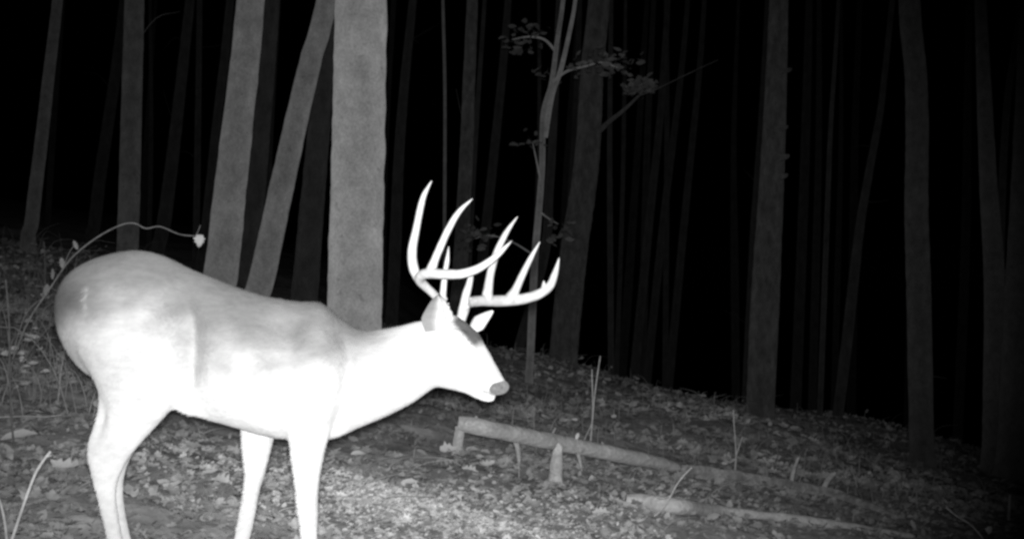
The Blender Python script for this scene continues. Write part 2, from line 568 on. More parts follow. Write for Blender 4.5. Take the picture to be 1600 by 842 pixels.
# thin pole
tree('sapling', 'hair-thin straight sapling stem above the longest antler tine', [(692, 0), (695, 130), (695, 280), (694, 420)], (5, 6), 16.0, M['bark_mid'], 'thin saplings', 9, nseg=7, limbs=1, cat='sapling')


def crown(parent, base, centres, mat, n, size, shade):
    """leaf clusters round the given points"""
    Vs, Fs, As, off = [], [], [], 0
    for (c, r) in centres:
        for i in range(int(n * r / .2)):
            v3 = np.array([random.gauss(0, 1), random.gauss(0, 1), random.gauss(0, .55)]) * r * .6
            pv, pf = random.choice(PROTO)
            s = size * random.uniform(.7, 1.3)
            v = (pv * s) @ rotm(random.uniform(0, 6.28), random.gauss(.7, .5), random.gauss(0, .5)).T + c + v3 - base
            Vs.append(v); Fs.extend([tuple(k + off for k in f) for f in pf]); off += len(v)
            As.append(np.full(len(v), random.uniform(*shade)))
    o = link('crown', mesh('crown', np.vstack(Vs), Fs, True, np.concatenate(As)), mat, parent)
    o['kind'] = 'stuff'
    return o


def branch(parent, base, pxs, Y, r0, r1, mat, name='branch', dY=0.0, n=6):
    P = [pt(x, y, Y + dY * i / max(1, len(pxs) - 1)) for i, (x, y) in enumerate(pxs)]
    return link(name, MB().add(tube(P, np.linspace(r0, r1, len(P)), n, 4)).mesh(name, origin=base), mat, parent)


# the leafy sapling with its two stems
sp, sb = tree('sapling', 'crooked pale sapling with twin stems and sparse leaves rising behind the antlers',
              [(880, 0), (870, 70), (862, 130), (849, 180), (847, 260), (842, 330), (836, 400), (832, 480), (828, 570)], (7, 13), 15.5, M['bark_grey'], None, 9, nseg=9, limbs=2, cat='sapling', flare=1.2)
YS = 15.5
branch(sp, sb, [(851, 215), (862, 150), (876, 110), (890, 50), (899, 0), (906, -90)], YS, .04, .02, M['bark_pale'], 'stem', .2)
branch(sp, sb, [(862, 130), (885, 112), (915, 104), (940, 98), (965, 106)], YS, .02, .006, M['bark_pale'], 'branch', -.6)
branch(sp, sb, [(868, 80), (850, 62), (825, 58), (800, 62)], YS, .02, .006, M['bark_pale'], 'branch', .5)
branch(sp, sb, [(846, 290), (838, 250), (832, 222)], YS, .014, .005, M['bark_pale'], 'branch', -.3)
branch(sp, sb, [(842, 330), (858, 342), (872, 350)], YS, .014, .005, M['bark_pale'], 'branch', -.2)
cl = [(pt(815, 60, 15.9), .22), (pt(800, 70, 16.0), .14), (pt(838, 48, 15.8), .14), (pt(905, 108, 15.2), .15), (pt(935, 100, 15.0), .2), (pt(960, 95, 14.95), .2), (pt(978, 106, 14.9), .13),
      (pt(850, 118, 15.5), .1), (pt(830, 222, 15.2), .12), (pt(872, 352, 15.3), .13), (pt(866, 375, 15.3), .1), (pt(748, 365, 15.9), .2), (pt(735, 380, 15.9), .15)]
branch(sp, sb, [(836, 400), (800, 378), (765, 368), (735, 375)], YS, .012, .004, M['bark_pale'], 'branch', .4)
crown(sp, sb, [(c, r * 1.35) for c, r in cl], M['leaf'], 15, .11, (.06, .14))
# side branch of the rough trunk
tr = [t for t in TREES if 'thin side branch' in t['label']][0]
tb = np.array(tr.location)
branch(tr, tb, [(930, 212), (950, 192), (975, 172), (998, 150)], 20.0, .05, .02, M['bark_rough'], 'branch', -1.0)
branch(tr, tb, [(998, 150), (1025, 140), (1060, 123), (1100, 104), (1122, 94)], 19.0, .012, .004, M['bark_rough'], 'branch', -.5)
crown(tr, tb, [(pt(1000, 136, 18.9), .2), (pt(988, 140, 18.9), .14), (pt(1012, 130, 18.9), .12)], M['leaf'], 40, .13, (.08, .2))
# rough knobs on the straight dark trunk
tr = [t for t in TREES if 'small knobs' in t['label']][0]
tb = np.array(tr.location)
for (x, y, s) in [(1228, 245, .07), (1226, 275, .06), (1232, 110, .05), (1204, 250, .05), (1226, 200, .05)]:
    branch(tr, tb, [(1210, y + 2), (x, y), (x + 5, y - 3)], 16.85, s, .015, M['bark_rough'], 'knob')


# ================================================================ logs, stump, sticks
def stick(name, label, cat, pxs, Y, wpx, mat, dY=0.0, n=8, rough=0.0, leaves=None, group=None, extra=None, k=4):
    P = [pt(x, y, Y + dY * i / max(1, len(pxs) - 1)) for i, (x, y) in enumerate(pxs)]
    w = np.interp(np.linspace(0, 1, len(P)), np.linspace(0, 1, len(wpx)), wpx)
    R = [w[i] * (.38 if Y < 5 else .28) * P[i][1] / F for i in range(len(P))]
    base = P[0].copy()
    root = empty(name, base)
    tag(root, label, cat, group)
    part = 'stem' if cat not in ('log', 'stump') else 'log_body'
    link(part, MB().add(tube(P, R, n, k, rough, 9.0, random.uniform(0, 40))).mesh(part, origin=base), mat, root)
    for (a, wp, Yb, nm) in (extra or []):
        branch(root, base, a, Yb, wp[0] * .3 * Yb / F, wp[1] * .3 * Yb / F, mat, nm)
    for (x, y, s, Yl, tl) in (leaves or []):
        pv, pf = PROTO[6 if s > .055 else random.choice((0, 4, 8))]
        v = (pv * s) @ rotm(1.57 + random.uniform(-.5, .5), random.uniform(-.3, .3), 1.57 + random.uniform(-.4, .4)).T + pt(x, y, Yl) - base
        link('leaf', mesh('leaf', v, pf, True, [tl] * len(v)), M['leaf'], root)
    return root


def logY(px, py, lift=0.0):
    """distance at which the sight line through the pixel meets the ground (lift: metres above it)"""
    Y = 7.0
    for _ in range(60):
        X = (px - 800) / F * Y
        Y = Y + .5 * ((H - float(gbase(X, Y)) - lift) * F / max(py - 421, 5) - Y)
    return Y


# long leaning log on its broken prop
Ya, Yb = logY(716, 712), logY(1062, 745)
L1 = [(716, 661, Ya), (722, 662, Ya), (760, 669, Ya), (830, 683, Ya * .8 + Yb * .2), (900, 697, Ya * .6 + Yb * .4), (970, 711, Ya * .4 + Yb * .6), (1020, 721, Ya * .2 + Yb * .8), (1058, 731, Yb)]
P = [pt(*q) for q in L1]
base = P[0] * 1
lg = empty('fallen_log', pt(716, 710, Ya)); tag(lg, 'long pale fallen log propped up at its left end by a short broken upright', 'log')
base = np.array(lg.location)
R = [22 * .5, 25 * .5, 26 * .5, 27 * .5, 25 * .5, 23 * .5, 21 * .5, 16 * .5]
link('log_body', MB().add(tube(P, [r * p[1] / F for r, p in zip(R, P)], 22, 16, .09, 6.0, 3.0)).mesh('log_body', origin=base), M['log'], lg)
link('prop', MB().add(tube([pt(714, 725, Ya), pt(715, 700, Ya), pt(717, 682, Ya), pt(719, 666, Ya)], [9.5 * Ya / F, 8.5 * Ya / F, 8.5 * Ya / F, 8 * Ya / F], 12, 8, .16, 14, 9)).mesh('prop', origin=base), M['log'], lg)
for (kx, ky, ex, ey, kr) in ((748, 660, 743, 650, .018), (862, 680, 868, 668, .014), (945, 698, 940, 690, .012), (990, 716, 1000, 726, .014)):
    kY = Ya + (Yb - Ya) * (kx - 722) / 336 - .03
    branch(lg, base, [(kx, ky + 4), (kx, ky), (ex, ey)], kY, kr, kr * .5, M['log'], 'knot')
for (kx, ky, kw) in ((733, 663, .026),):
    link('splinter', MB().add(tube([pt(kx + 6, ky, Ya - .055), pt(kx, ky - 1, Ya - .062), pt(kx - 7, ky - 2, Ya - .05)], [kw * .5, kw * .7, .003], 7, 3, .3, 30, kx)).mesh('splinter', origin=base), M['wood'], lg)
branch(lg, base, [(806, 690), (809, 702), (811, 722)], Ya * .84 + Yb * .16, .022, .012, M['log'], 'snag')
branch(lg, base, [(902, 705), (906, 720), (909, 735)], Ya * .6 + Yb * .4, .016, .008, M['log'], 'snag')

Yc = logY(1300, 778)
P = [pt(1052, 733, Yb + .05), pt(1100, 738, Yb + .1), pt(1170, 748, Yb * .7 + Yc * .3), pt(1240, 760, Yb * .35 + Yc * .65), pt(1300, 770, Yc), pt(1350, 787, logY(1350, 795)), pt(1400, 806, logY(1400, 812))]
lg = empty('fallen_log', P[0]); tag(lg, 'thin grey fallen log continuing the propped log down toward the right', 'log')
base = np.array(lg.location)
link('log_body', MB().add(tube(P, [r * .5 * p[1] / F for r, p in zip([18, 20, 19, 18, 15, 12, 7], P)], 16, 14, .28, 9.0, 21.0)).mesh('log_body', origin=base), M['log_old'], lg)
branch(lg, base, [(1236, 757), (1240, 735), (1248, 713)], Yb * .35 + Yc * .65, .02, .012, M['log'], 'snag')
branch(lg, base, [(1284, 768), (1295, 748), (1306, 738)], Yc, .026, .016, M['log'], 'snag')

Yd = logY(985, 802)
P = [pt(978, 782, Yd), pt(1010, 785, Yd), pt(1060, 791, Yd * .99), pt(1120, 797, logY(1120, 810)), pt(1180, 804, logY(1180, 817)), pt(1250, 812, logY(1250, 826)), pt(1330, 823, logY(1330, 836)), pt(1430, 838, logY(1430, 848))]
lg = empty('fallen_log', P[0]); tag(lg, 'pale short-ended log lying lowest in the right foreground, tapering to the right', 'log')
base = np.array(lg.location)
link('log_body', MB().add(tube(P, [r * .5 * p[1] / F for r, p in zip([20, 27, 24, 17, 13, 15, 13, 8], P)], 16, 14, .2, 7.0, 33.0)).mesh('log_body', origin=base), M['log'], lg)

# leaves drifted against the logs, part of the litter
mb = MB()
for (x0, y0_), (x1, y1_) in LOGLINES:
    for i in range(60 if y0_ > 800 else 130):
        t = random.random()
        qx, qy = x0 + (x1 - x0) * t, y0_ + (y1_ - y0_) * t + random.gauss(0, 5)
        Yq = logY(qx, qy); Xq = (qx - 800) / F * Yq
        pv, pf = random.choice(PROTO)
        sz = random.uniform(.04, .10)
        mb.add(((pv * sz) @ rotm(random.uniform(0, 6.28), random.gauss(.4, .5), random.gauss(0, .4)).T + np.array([Xq, Yq, gz(Xq, Yq) + random.uniform(.01, .06)]), pf), random.uniform(.16, .36))
dl = link('leaf_litter', mb.mesh('leaf_litter'), M['leaf'], ground); dl['kind'] = 'stuff'

# pointed stump in front of the log
Ye = logY(868, 752)
st = empty('stump', pt(868, 752, Ye)); tag(st, 'small pale stump with a pointed bright tip standing before the propped log', 'stump')
base = np.array(st.location)
q = Ye / F
link('stump_body', MB().add(tube([pt(867, 758, Ye), pt(868, 745, Ye), pt(869, 725, Ye), pt(871, 708, Ye), pt(872, 700, Ye)], [13 * q, 11 * q, 10 * q, 8.5 * q, 6 * q], 14, 5, .14, 14, 4)).mesh('stump_body', origin=base), M['log'], st)
link('split_tip', MB().add(tube([pt(872, 705, Ye - .03), pt(873, 699, Ye - .02), pt(872, 692, Ye)], [6.2 * q, 5 * q, 1 * q], 9, 4, .2, 30, 5)).mesh('split_tip', origin=base), M['wood'], st)

G5 = 'bare stems and twigs'
stick('arching_cane', 'thin bramble cane arching over the rump, a bright leaf at its end', 'cane',
      [(20, 560), (45, 500), (75, 455), (110, 405), (150, 372), (188, 352), (210, 349), (228, 357), (250, 354), (280, 366), (306, 369)], 5.0, (4.5, 3.2, 2.4), M['cane'],
      leaves=[(312, 376, .058, 4.98, .22), (118, 383, .04, 5.0, .13), (97, 411, .045, 5.05, .11), (82, 428, .045, 5.05, .13), (72, 452, .05, 5.1, .1)],
      extra=[([(306, 369), (310, 360), (313, 352)], (2, 1.2), 5.0, 'side_twig'), ([(96, 425), (108, 395), (118, 381)], (2, 1.4), 5.0, 'side_twig')])
stick('upright_stem', 'straight bare pale stem standing at the far left edge beside the rump', 'stem', [(22, 700), (17, 640), (15, 560), (14, 500), (9, 437)], 5.2, (6, 5, 3.5), M['cane'])
stick('leaning_twig', 'bare twig leaning right with a blunt tip in the lower left corner', 'twig', [(2, 890), (20, 838), (38, 785), (55, 740), (70, 716), (79, 705)], 3.7, (6, 5, 4.5), M['stem'], extra=[([(70, 716), (76, 712), (80, 712)], (3, 2), 3.7, 'side_twig')])
stick('curved_twig', 'short curved twig at the very bottom left corner of the picture', 'twig', [(12, 860), (8, 820), (2, 790), (-6, 770)], 3.6, (5, 4), M['stem'])
stick('slanting_twig', 'thin twig slanting up right in the dark brush behind the rump', 'twig', [(15, 590), (40, 558), (62, 528), (86, 500)], 5.6, (3.5, 2.5), M['cane'])
stick('dry_stalk', 'thin dry stalk lying almost level at the left edge', 'stalk', [(-10, 652), (40, 650), (70, 651), (96, 648)], 5.6, (3, 2), M['stem'])
stick('bare_whip', 'pair of tall thin bare whips standing behind the propped log', 'whip', [(922, 700), (926, 650), (930, 610), (935, 575), (938, 556)], 8.6, (5, 3.5, 2), M['stem'], extra=[([(926, 655), (926, 620), (925, 590), (925, 577)], (3.5, 2.5), 8.55, 'side_twig'), ([(925, 662), (918, 676), (912, 690)], (3, 2.5), 8.55, 'side_twig')])
stick('crossing_twig', 'pale bent twig rising across the lowest log', 'twig', [(1022, 806), (1032, 798), (1046, 778), (1058, 756), (1070, 741), (1081, 730)], 6.0, (4.5, 3.8, 3), M['stem'], extra=[([(1048, 774), (1036, 778), (1026, 776)], (2.5, 1.5), 6.0, 'side_twig')])
stick('bare_seedling', 'bare forked seedling standing beyond the thin grey log', 'seedling', [(1148, 740), (1150, 712), (1149, 690), (1147, 664), (1146, 640)], 9.2, (5, 3), M['stem'], extra=[([(1150, 712), (1156, 694), (1160, 682)], (4, 3), 9.2, 'side_twig'), ([(1150, 716), (1140, 722), (1128, 716)], (4, 2.5), 9.2, 'side_twig')])
stick('slender_twig', 'slender pale twig leaning over the trodden ground right of the front leg', 'twig', [(520, 822), (540, 795), (560, 765), (581, 741)], 5.4, (2.5, 2), M['stem'])
stick('grass_blade', 'tiny grass blade at the bottom edge between the legs', 'grass blade', [(246, 850), (248, 832), (249, 813)], 4.6, (3, 1.5), M['stem'])
stick('bent_twig', 'curved twig near the bottom right corner', 'twig', [(1478, 792), (1495, 806), (1515, 818), (1532, 836), (1540, 850)], 7.6, (4, 4.5), M['stem'], leaves=[(1546, 828, .06, 7.4, .5)])
stick('dry_bud_stalk', 'short dry stalk with a bright bud poking up behind the propped log', 'stalk', [(903, 712), (902, 695), (902, 686)], 7.9, (3, 3), M['stem'], leaves=[(902, 681, .05, 7.88, .5)])
stick('thin_stem', 'thin upright stem in front of the propped log left of the pointed stump', 'stem', [(811, 770), (811, 740), (810, 712), (809, 690)], 7.3, (2.5, 2), M['stem'])
stick('snapped_stub', 'short snapped stub near the dark right corner of the ground', 'stub', [(1576, 812), (1577, 790), (1578, 772)], 9.0, (10, 8), M['log'], n=8)

# low brush of dead stems: nobody could count it
def brush(name, label, n, xr, Yr, hr, wr, mat, lean=.5, leafy=0.0):
    mb = MB(); lv = []
    for i in range(n):
        Y = random.uniform(*Yr); px = random.uniform(*xr); X = (px - 800) / F * Y
        h = random.uniform(*hr) * random.uniform(.5, 1)
        a = random.uniform(0, 6.28); l = random.uniform(0, lean) * h
        z = gz(X, Y) - .02
        dx, dy = math.cos(a) * l, math.sin(a) * l
        Q = [np.array([X, Y, z]), np.array([X + dx * .2, Y + dy * .2, z + h * .5]), np.array([X + dx * .6, Y + dy * .6, z + h * .85]), np.array([X + dx * 1.3, Y + dy * 1.3, z + h * random.uniform(.7, 1.05)])]
        r = random.uniform(*wr)
        mb.add(tube(Q, [r, r * .8, r * .6, r * .3], 4, 3), random.uniform(.16, .36))
        if random.random() < leafy:
            for _ in range(random.randint(1, 3)):
                t = random.uniform(.4, 1); c = Q[1] * (1 - t) + Q[3] * t
                pv, pf = random.choice(PROTO)
                mb.add(((pv * random.uniform(.04, .08)) @ rotm(random.uniform(0, 6.28), random.gauss(.6, .5), 0).T + c, pf), random.uniform(.25, .5))
    o = link(name, mb.mesh(name), mat)
    return tag(o, label, 'brush', kind='stuff')


brush('low_brush', 'tangle of thin dead stems on the dark bank behind the rump', 520, (-90, 230), (6, 17), (.15, .8), (.002, .005), M['leaf'], .9, .45)
brush('low_brush', 'sparse dead weeds along the crest of the slope right of the deer', 900, (600, 1560), (9.5, 19.8), (.06, .36), (.002, .006), M['leaf'], 1.2, .12)
brush('dead_grass', 'scattered dry grass blades and twigs among the fallen leaves', 380, (-60, 1500), (4.6, 10), (.04, .16), (.0012, .003), M['leaf'], 2.2, .0)
brush('twig_litter', 'fine fallen twigs strewn over the leaf litter', 220, (-60, 1500), (4.6, 11), (.05, .12), (.002, .005), M['leaf'], 5.0, .0)

# ================================================================ the deer
YD = 3.65
K = YD / F


def loft(secs, n=28, k=4, p=2.25, ptop=None):
    """secs: (centre, half vector u, half vector v) rows; closed smooth loft"""
    A = np.array([np.concatenate([c, u, v]) for c, u, v in secs], float)
    A = catmull(A, k)
    V, Fc = [], []
    for r in A:
        c, u, v = r[:3], r[3:6], r[6:9]
        for j in range(n):
            a = 2 * math.pi * j / n
            ca, sa = math.cos(a), math.sin(a)
            e = 2 / (ptop if (ptop and ca > 0) else p)
            V.append(c + u * math.copysign(abs(ca) ** e, ca) + v * math.copysign(abs(sa) ** e, sa))
    m = len(A)
    for i in range(m - 1):
        for j in range(n):
            b_ = (j + 1) % n
            Fc.append((i * n + j, i * n + b_, (i + 1) * n + b_, (i + 1) * n + j))
    V.append(A[0][:3]); c0 = len(V) - 1; V.append(A[-1][:3]); c1 = len(V) - 1
    for j in range(n):
        b_ = (j + 1) % n
        Fc.append((c0, b_, j)); Fc.append((c1, (m - 1) * n + j, (m - 1) * n + b_))
    return V, Fc


def vsec(x, t, b_, hw, dy=0.0):
    """upright section: top and bottom pixel rows, half width in metres, depth offset"""
    a, c = pt(x, t, YD + dy), pt(x, b_, YD + dy)
    return ((a + c) / 2, (a - c) / 2, np.array([0, hw, 0]))


def hsec(y, x0, x1, hd, dy, tilt=0.0):
    """level section: left and right pixel columns, half depth in metres"""
    Y = YD + dy
    a, c = pt(x0, y - tilt, Y), pt(x1, y + tilt, Y)
    return ((a + c) / 2, (c - a) / 2, np.array([0, hd, 0]))


def remesh(V, Fc, vox, it, name):
    me = mesh('tmp', V, Fc)
    o = bpy.data.objects.new('tmp', me); COL.objects.link(o)
    r = o.modifiers.new('r', 'REMESH'); r.mode = 'VOXEL'; r.voxel_size = vox; r.use_smooth_shade = True
    if it:
        s = o.modifiers.new('s', 'SMOOTH'); s.factor = .5; s.iterations = it
    dg = bpy.context.evaluated_depsgraph_get()
    out = bpy.data.meshes.new_from_object(o.evaluated_get(dg))
    out.name = name
    bpy.data.objects.remove(o)
    return out


body = MB()
body.add(loft([vsec(92, 454, 492, .04), vsec(98, 437, 525, .075), vsec(112, 420, 555, .10), (vsec(140, 404, 585, .125)), vsec(180, 392, 602, .14), vsec(220, 388, 616, .14),
               vsec(260, 398, 630, .125), vsec(298, 417, 645, .115), vsec(330, 430, 655, .14), vsec(362, 444, 664, .175), vsec(410, 460, 677, .197), vsec(450, 467, 685, .195),
               vsec(485, 473, 686, .175), vsec(512, 482, 684, .155), vsec(535, 497, 678, .138), vsec(560, 508, 668, .125), vsec(590, 512, 656, .115), vsec(620, 508, 642, .105, -.005),
               vsec(648, 502, 627, .09, -.012), vsec(672, 499, 610, .075, -.02), vsec(695, 505, 595, .06, -.03)], 40, 5, 2.2, 1.62))
# head, turned a little toward the camera
YAW = math.radians(27)
lat = np.array([math.sin(YAW), math.cos(YAW), 0])


def hdY(x): return YD - (x - 690) * K * math.tan(YAW)


def head_sec(tx, ty, bx, by, hw):
    Y = hdY((tx + bx) / 2)
    a, c = pt(tx, ty, Y), pt(bx, by, Y)
    return ((a + c) / 2, (a - c) / 2, lat * hw)


body.add(loft([head_sec(690, 492, 668, 590, .045), head_sec(704, 490, 678, 602, .062), head_sec(722, 500, 694, 606, .066), head_sec(737, 514, 712, 610, .062), head_sec(750, 531, 730, 615, .050), head_sec(763, 550, 746, 620, .039),
               head_sec(775, 572, 759, 621, .032), head_sec(784, 588, 770, 616, .030), head_sec(789, 598, 779, 615, .027), head_sec(790, 604, 784, 614, .016)], 28, 5, 2.2))
# chin
body.add(loft([head_sec(740, 605, 735, 618, .02), head_sec(758, 610, 752, 626, .022), head_sec(768, 618, 766, 629, .020), head_sec(774, 621, 773, 627, .012)], 16, 4, 2.0))
# brow above the near eye
for s in (-1, 1):
    c = pt(733, 523, hdY(728)) + lat * s * (.043 if s < 0 else .022)
    body.add(loft([(c + np.array([-.035, 0, .02]), np.array([.003, 0, .004]), lat * .004), (c, np.array([.010, 0, .014]), lat * .016), (c + np.array([.035, 0, -.03]), np.array([.003, 0, .004]), lat * .004)], 12, 4))
# cheek and jaw muscle
for s in (-1, 1):
    c = pt(697, 560, hdY(697)) + lat * s * .035
    body.add(loft([(c + np.array([-.05, 0, .05]), np.array([.01, 0, .01]), lat * .01), (c, np.array([.05, 0, .03]), lat * .035), (c + np.array([.06, 0, -.07]), np.array([.01, 0, .01]), lat * .01)], 16, 5))


def leg(secs):
    body.add(loft([hsec(*s) for s in secs], 22, 4))


# near hind leg: haunch, gaskin, hock, cannon, pastern
leg([(425, 160, 250, .025, -.045), (452, 132, 288, .05, -.062), (490, 116, 304, .076, -.08), (530, 113, 310, .092, -.09), (568, 133, 308, .090, -.094), (605, 153, 298, .078, -.095), (632, 166, 274, .060, -.092), (655, 166, 254, .048, -.09),
     (678, 156, 233, .038, -.088), (700, 142, 214, .032, -.086), (716, 137, 201, .029, -.085), (738, 142, 189, .025, -.085), (768, 150, 181, .021, -.085), (805, 158, 185, .019, -.085), (842, 167, 192, .019, -.085), (878, 174, 201, .022, -.085), (898, 182, 206, .020, -.087), (912, 188, 218, .022, -.09)])
# its tendon, standing off behind the gaskin
leg([(590, 150, 172, .022, -.10), (615, 151, 168, .016, -.10), (640, 151, 164, .012, -.096), (668, 145, 159, .012, -.092), (692, 137, 156, .015, -.088), (712, 135, 160, .018, -.086)])
# far hind leg
leg([(500, 150, 290, .08, .07), (560, 150, 300, .08, .085), (620, 165, 275, .065, .085), (660, 165, 240, .045, .085), (690, 158, 220, .034, .085), (715, 152, 204, .029, .085), (738, 156, 196, .025, .085), (768, 163, 192, .021, .085), (805, 171, 197, .019, .085), (842, 180, 206, .019, .085), (868, 186, 212, .022, .085), (884, 192, 216, .020, .085), (898, 198, 226, .022, .085)])
# near fore leg with shoulder
leg([(500, 470, 515, .025, -.075), (535, 455, 533, .055, -.092), (575, 446, 543, .07, -.107), (618, 444, 540, .080, -.112), (652, 446, 524, .066, -.105), (685, 451, 513, .050, -.098), (718, 455, 505, .040, -.095), (755, 460, 499, .033, -.092), (790, 464, 497, .029, -.09), (812, 467, 497, .027, -.09), (842, 471, 496, .021, -.09), (885, 474, 496, .019, -.09), (922, 473, 499, .022, -.09), (945, 477, 500, .020, -.09), (962, 480, 511, .022, -.092)])
# far fore leg, set back
leg([(600, 385, 470, .06, .09), (640, 378, 445, .06, .10), (675, 377, 431, .048, .10), (705, 379, 423, .041, .10), (740, 382, 414, .033, .10), (766, 380, 406, .029, .10), (800, 374, 400, .024, .10), (842, 364, 391, .020, .10), (876, 354, 381, .020, .10), (898, 350, 378, .022, .10), (912, 350, 376, .020, .10), (924, 352, 384, .022, .10)])
# flank fold, sheath, brisket
body.add(loft([vsec(272, 560, 640, .02, -.075), vsec(292, 600, 648, .045, -.06), vsec(315, 618, 652, .04, -.04), vsec(345, 634, 662, .03, -.03)], 16, 4))
body.add(loft([vsec(500, 600, 690, .05, -.02), vsec(518, 610, 686, .075, -.02), vsec(535, 620, 680, .07, -.02), vsec(560, 630, 668, .05, -.01)], 18, 4))
# withers, ribs behind the shoulder
body.add(loft([vsec(470, 472, 520, .02, -.02), vsec(500, 478, 540, .05, -.05), vsec(520, 492, 540, .04, -.05), vsec(540, 508, 540, .02, -.03)], 16, 4))
# tail pressed against the rump
body.add(loft([(pt(118, 428, YD), np.array([.02, 0, .0]), np.array([0, .03, 0])), (pt(101, 455, YD), np.array([.022, 0, .0]), np.array([0, .045, 0])), (pt(101, 490, YD), np.array([.024, 0, .0]), np.array([0, .05, 0])),
               (pt(110, 525, YD), np.array([.024, 0, .0]), np.array([0, .045, 0])), (pt(124, 555, YD), np.array([.018, 0, .0]), np.array([0, .035, 0])), (pt(133, 574, YD), np.array([.006, 0, .0]), np.array([0, .012, 0]))], 16, 4))

bm = remesh(body.V, body.F, .0065, 4, 'body')
nV = len(bm.vertices)
co = np.empty(nV * 3, np.float32); bm.vertices.foreach_get('co', co); co = co.reshape(-1, 3).astype(float)

# melt the muscles into one skin: strong on the trunk, light on legs and face
ed = np.empty(len(bm.edges) * 2, np.int32); bm.edges.foreach_get('vertices', ed); ed = ed.reshape(-1, 2)
deg = np.bincount(ed.ravel(), minlength=nV).astype(float)[:, None]
bx, by = 800 + co[:, 0] / co[:, 1] * F, 421 - (co[:, 2] - H) / co[:, 1] * F
wgt = (1 - smooth(585, 665, by)) * (1 - smooth(610, 670, bx))
wgt = np.maximum(wgt, .0)[:, None]
for it in range(60):
    w_ = np.where(wgt * 60 > it, .55, .55 if it < 8 else 0.0)
    acc = np.stack([np.bincount(ed[:, 0], co[ed[:, 1], c], nV) + np.bincount(ed[:, 1], co[ed[:, 0], c], nV) for c in range(3)], 1)
    co = co + w_ * (acc / deg - co)

# relief of the side turned to us and of the other one: hollow flank, shoulder blade, neck groove, hip, ribs
bx, by = 800 + co[:, 0] / co[:, 1] * F, 421 - (co[:, 2] - H) / co[:, 1] * F
side = np.where(co[:, 1] < YD, -1.0, 1.0) * smooth(.03, .10, np.abs(co[:, 1] - YD))
xg = np.interp(by, [430, 455, 500, 550, 600, 640], [272, 280, 290, 292, 286, 276])
dx = bx - xg
fade = smooth(430, 520, by) * (1 - smooth(585, 640, by))
rel = -.068 * fade * np.where(dx < 0, np.exp(-(dx / 50) ** 2), np.exp(-(dx / 21) ** 2))
rel += .014 * fade * np.exp(-((dx - 45) / 28) ** 2)
xs_ = np.interp(by, [480, 540, 600, 660], [462, 452, 446, 446])
fs = smooth(480, 520, by) * (1 - smooth(600, 650, by))
rel += -.026 * fs * np.exp(-((bx - xs_ + 6) / 24) ** 2)
rel += -.020 * np.exp(-((bx - 436) / 27) ** 2 - ((by - 510) / 38) ** 2)
rel += .012 * np.exp(-((bx - 497) / 24) ** 2 - ((by - 560) / 55) ** 2)
xn = np.interp(by, [500, 560, 610, 670], [528, 543, 538, 522])
rel += -.024 * smooth(505, 545, by) * (1 - smooth(655, 685, by)) * np.exp(-((bx - xn) / np.where(bx < xn, 15, 13)) ** 2)
rel += .010 * np.exp(-((bx - 252) / 20) ** 2 - ((by - 425) / 12) ** 2)
rel += .006 * np.exp(-((bx - 470) / 40) ** 2 - ((by - 490) / 8) ** 2)
rel += .004 * np.sin((bx - by * .35) / 7.5) * smooth(345, 375, bx) * (1 - smooth(430, 450, bx)) * smooth(500, 540, by) * (1 - smooth(610, 650, by))
for q in range(nV):
    rel[q] += .0045 * noise.noise(Vector(co[q] * 9.0)) + .002 * noise.noise(Vector(co[q] * 26.0))
co[:, 1] += side * rel
tl = np.interp(bx, [90, 140, 220, 310, 400, 480, 530, 560, 620, 660], [455, 408, 393, 422, 458, 472, 494, 508, 508, 500])
tm = 1 - smooth(5, 60, by - tl)
co[:, 2] += tm * (.012 * np.exp(-((bx - 500) / 22) ** 2) - .009 * np.exp(-((bx - 562) / 24) ** 2))


# ears, cupped, rooted in the head (same mesh as the body)
def ear(root_c, tip, wide, normal, cup, thick=.006, n=9, m=10):
    ax = tip - root_c; L = np.linalg.norm(ax); ax /= L
    nm = normal - ax * np.dot(normal, ax); nm /= np.linalg.norm(nm)
    sd = np.cross(ax, nm)
    V, Fc = [], []
    for side in (0, 1):
        for i in range(m + 1):
            t = i / m
            w = wide * min(1.0, .45 + 1.7 * t) * (1 - t) ** .72 + .001
            for j in range(n + 1):
                q = j / n * 2 - 1
                off = cup * (q * q - .35) * (1 - .4 * t) * wide / .04 + .012 * t * t
                V.append(root_c + ax * L * t + sd * q * w + nm * (off + (thick * (1 - .6 * abs(q)) * (1 - .5 * t) if side else 0)))
    S = (m + 1) * (n + 1)
    for i in range(m):
        for j in range(n):
            a = i * (n + 1) + j
            Fc.append((a, a + n + 1, a + n + 2, a + 1)); b_ = a + S
            Fc.append((b_, b_ + 1, b_ + n + 2, b_ + n + 1))
    for i in range(m):
        for j in (0, n):
            a = i * (n + 1) + j
            Fc.append((a, a + n + 1, a + n + 1 + S, a + S))
    for j in range(n):
        a = m * (n + 1) + j
        Fc.append((a, a + 1, a + 1 + S, a + S))
    return V, Fc


em = MB()
em.add(ear(pt(683, 519, YD - .07), pt(689, 458, YD - .115), .060, np.array([-.35, -.9, .1]), .020))
em.add(ear(pt(736, 514, YD + .04), pt(765, 487, YD + .11), .030, np.array([.5, -.8, .1]), .016))
fv = [tuple(p.vertices) for p in bm.polygons]
allV = np.vstack([co, np.array(em.V)])
allF = fv + [tuple(i + nV for i in f) for f in em.F]
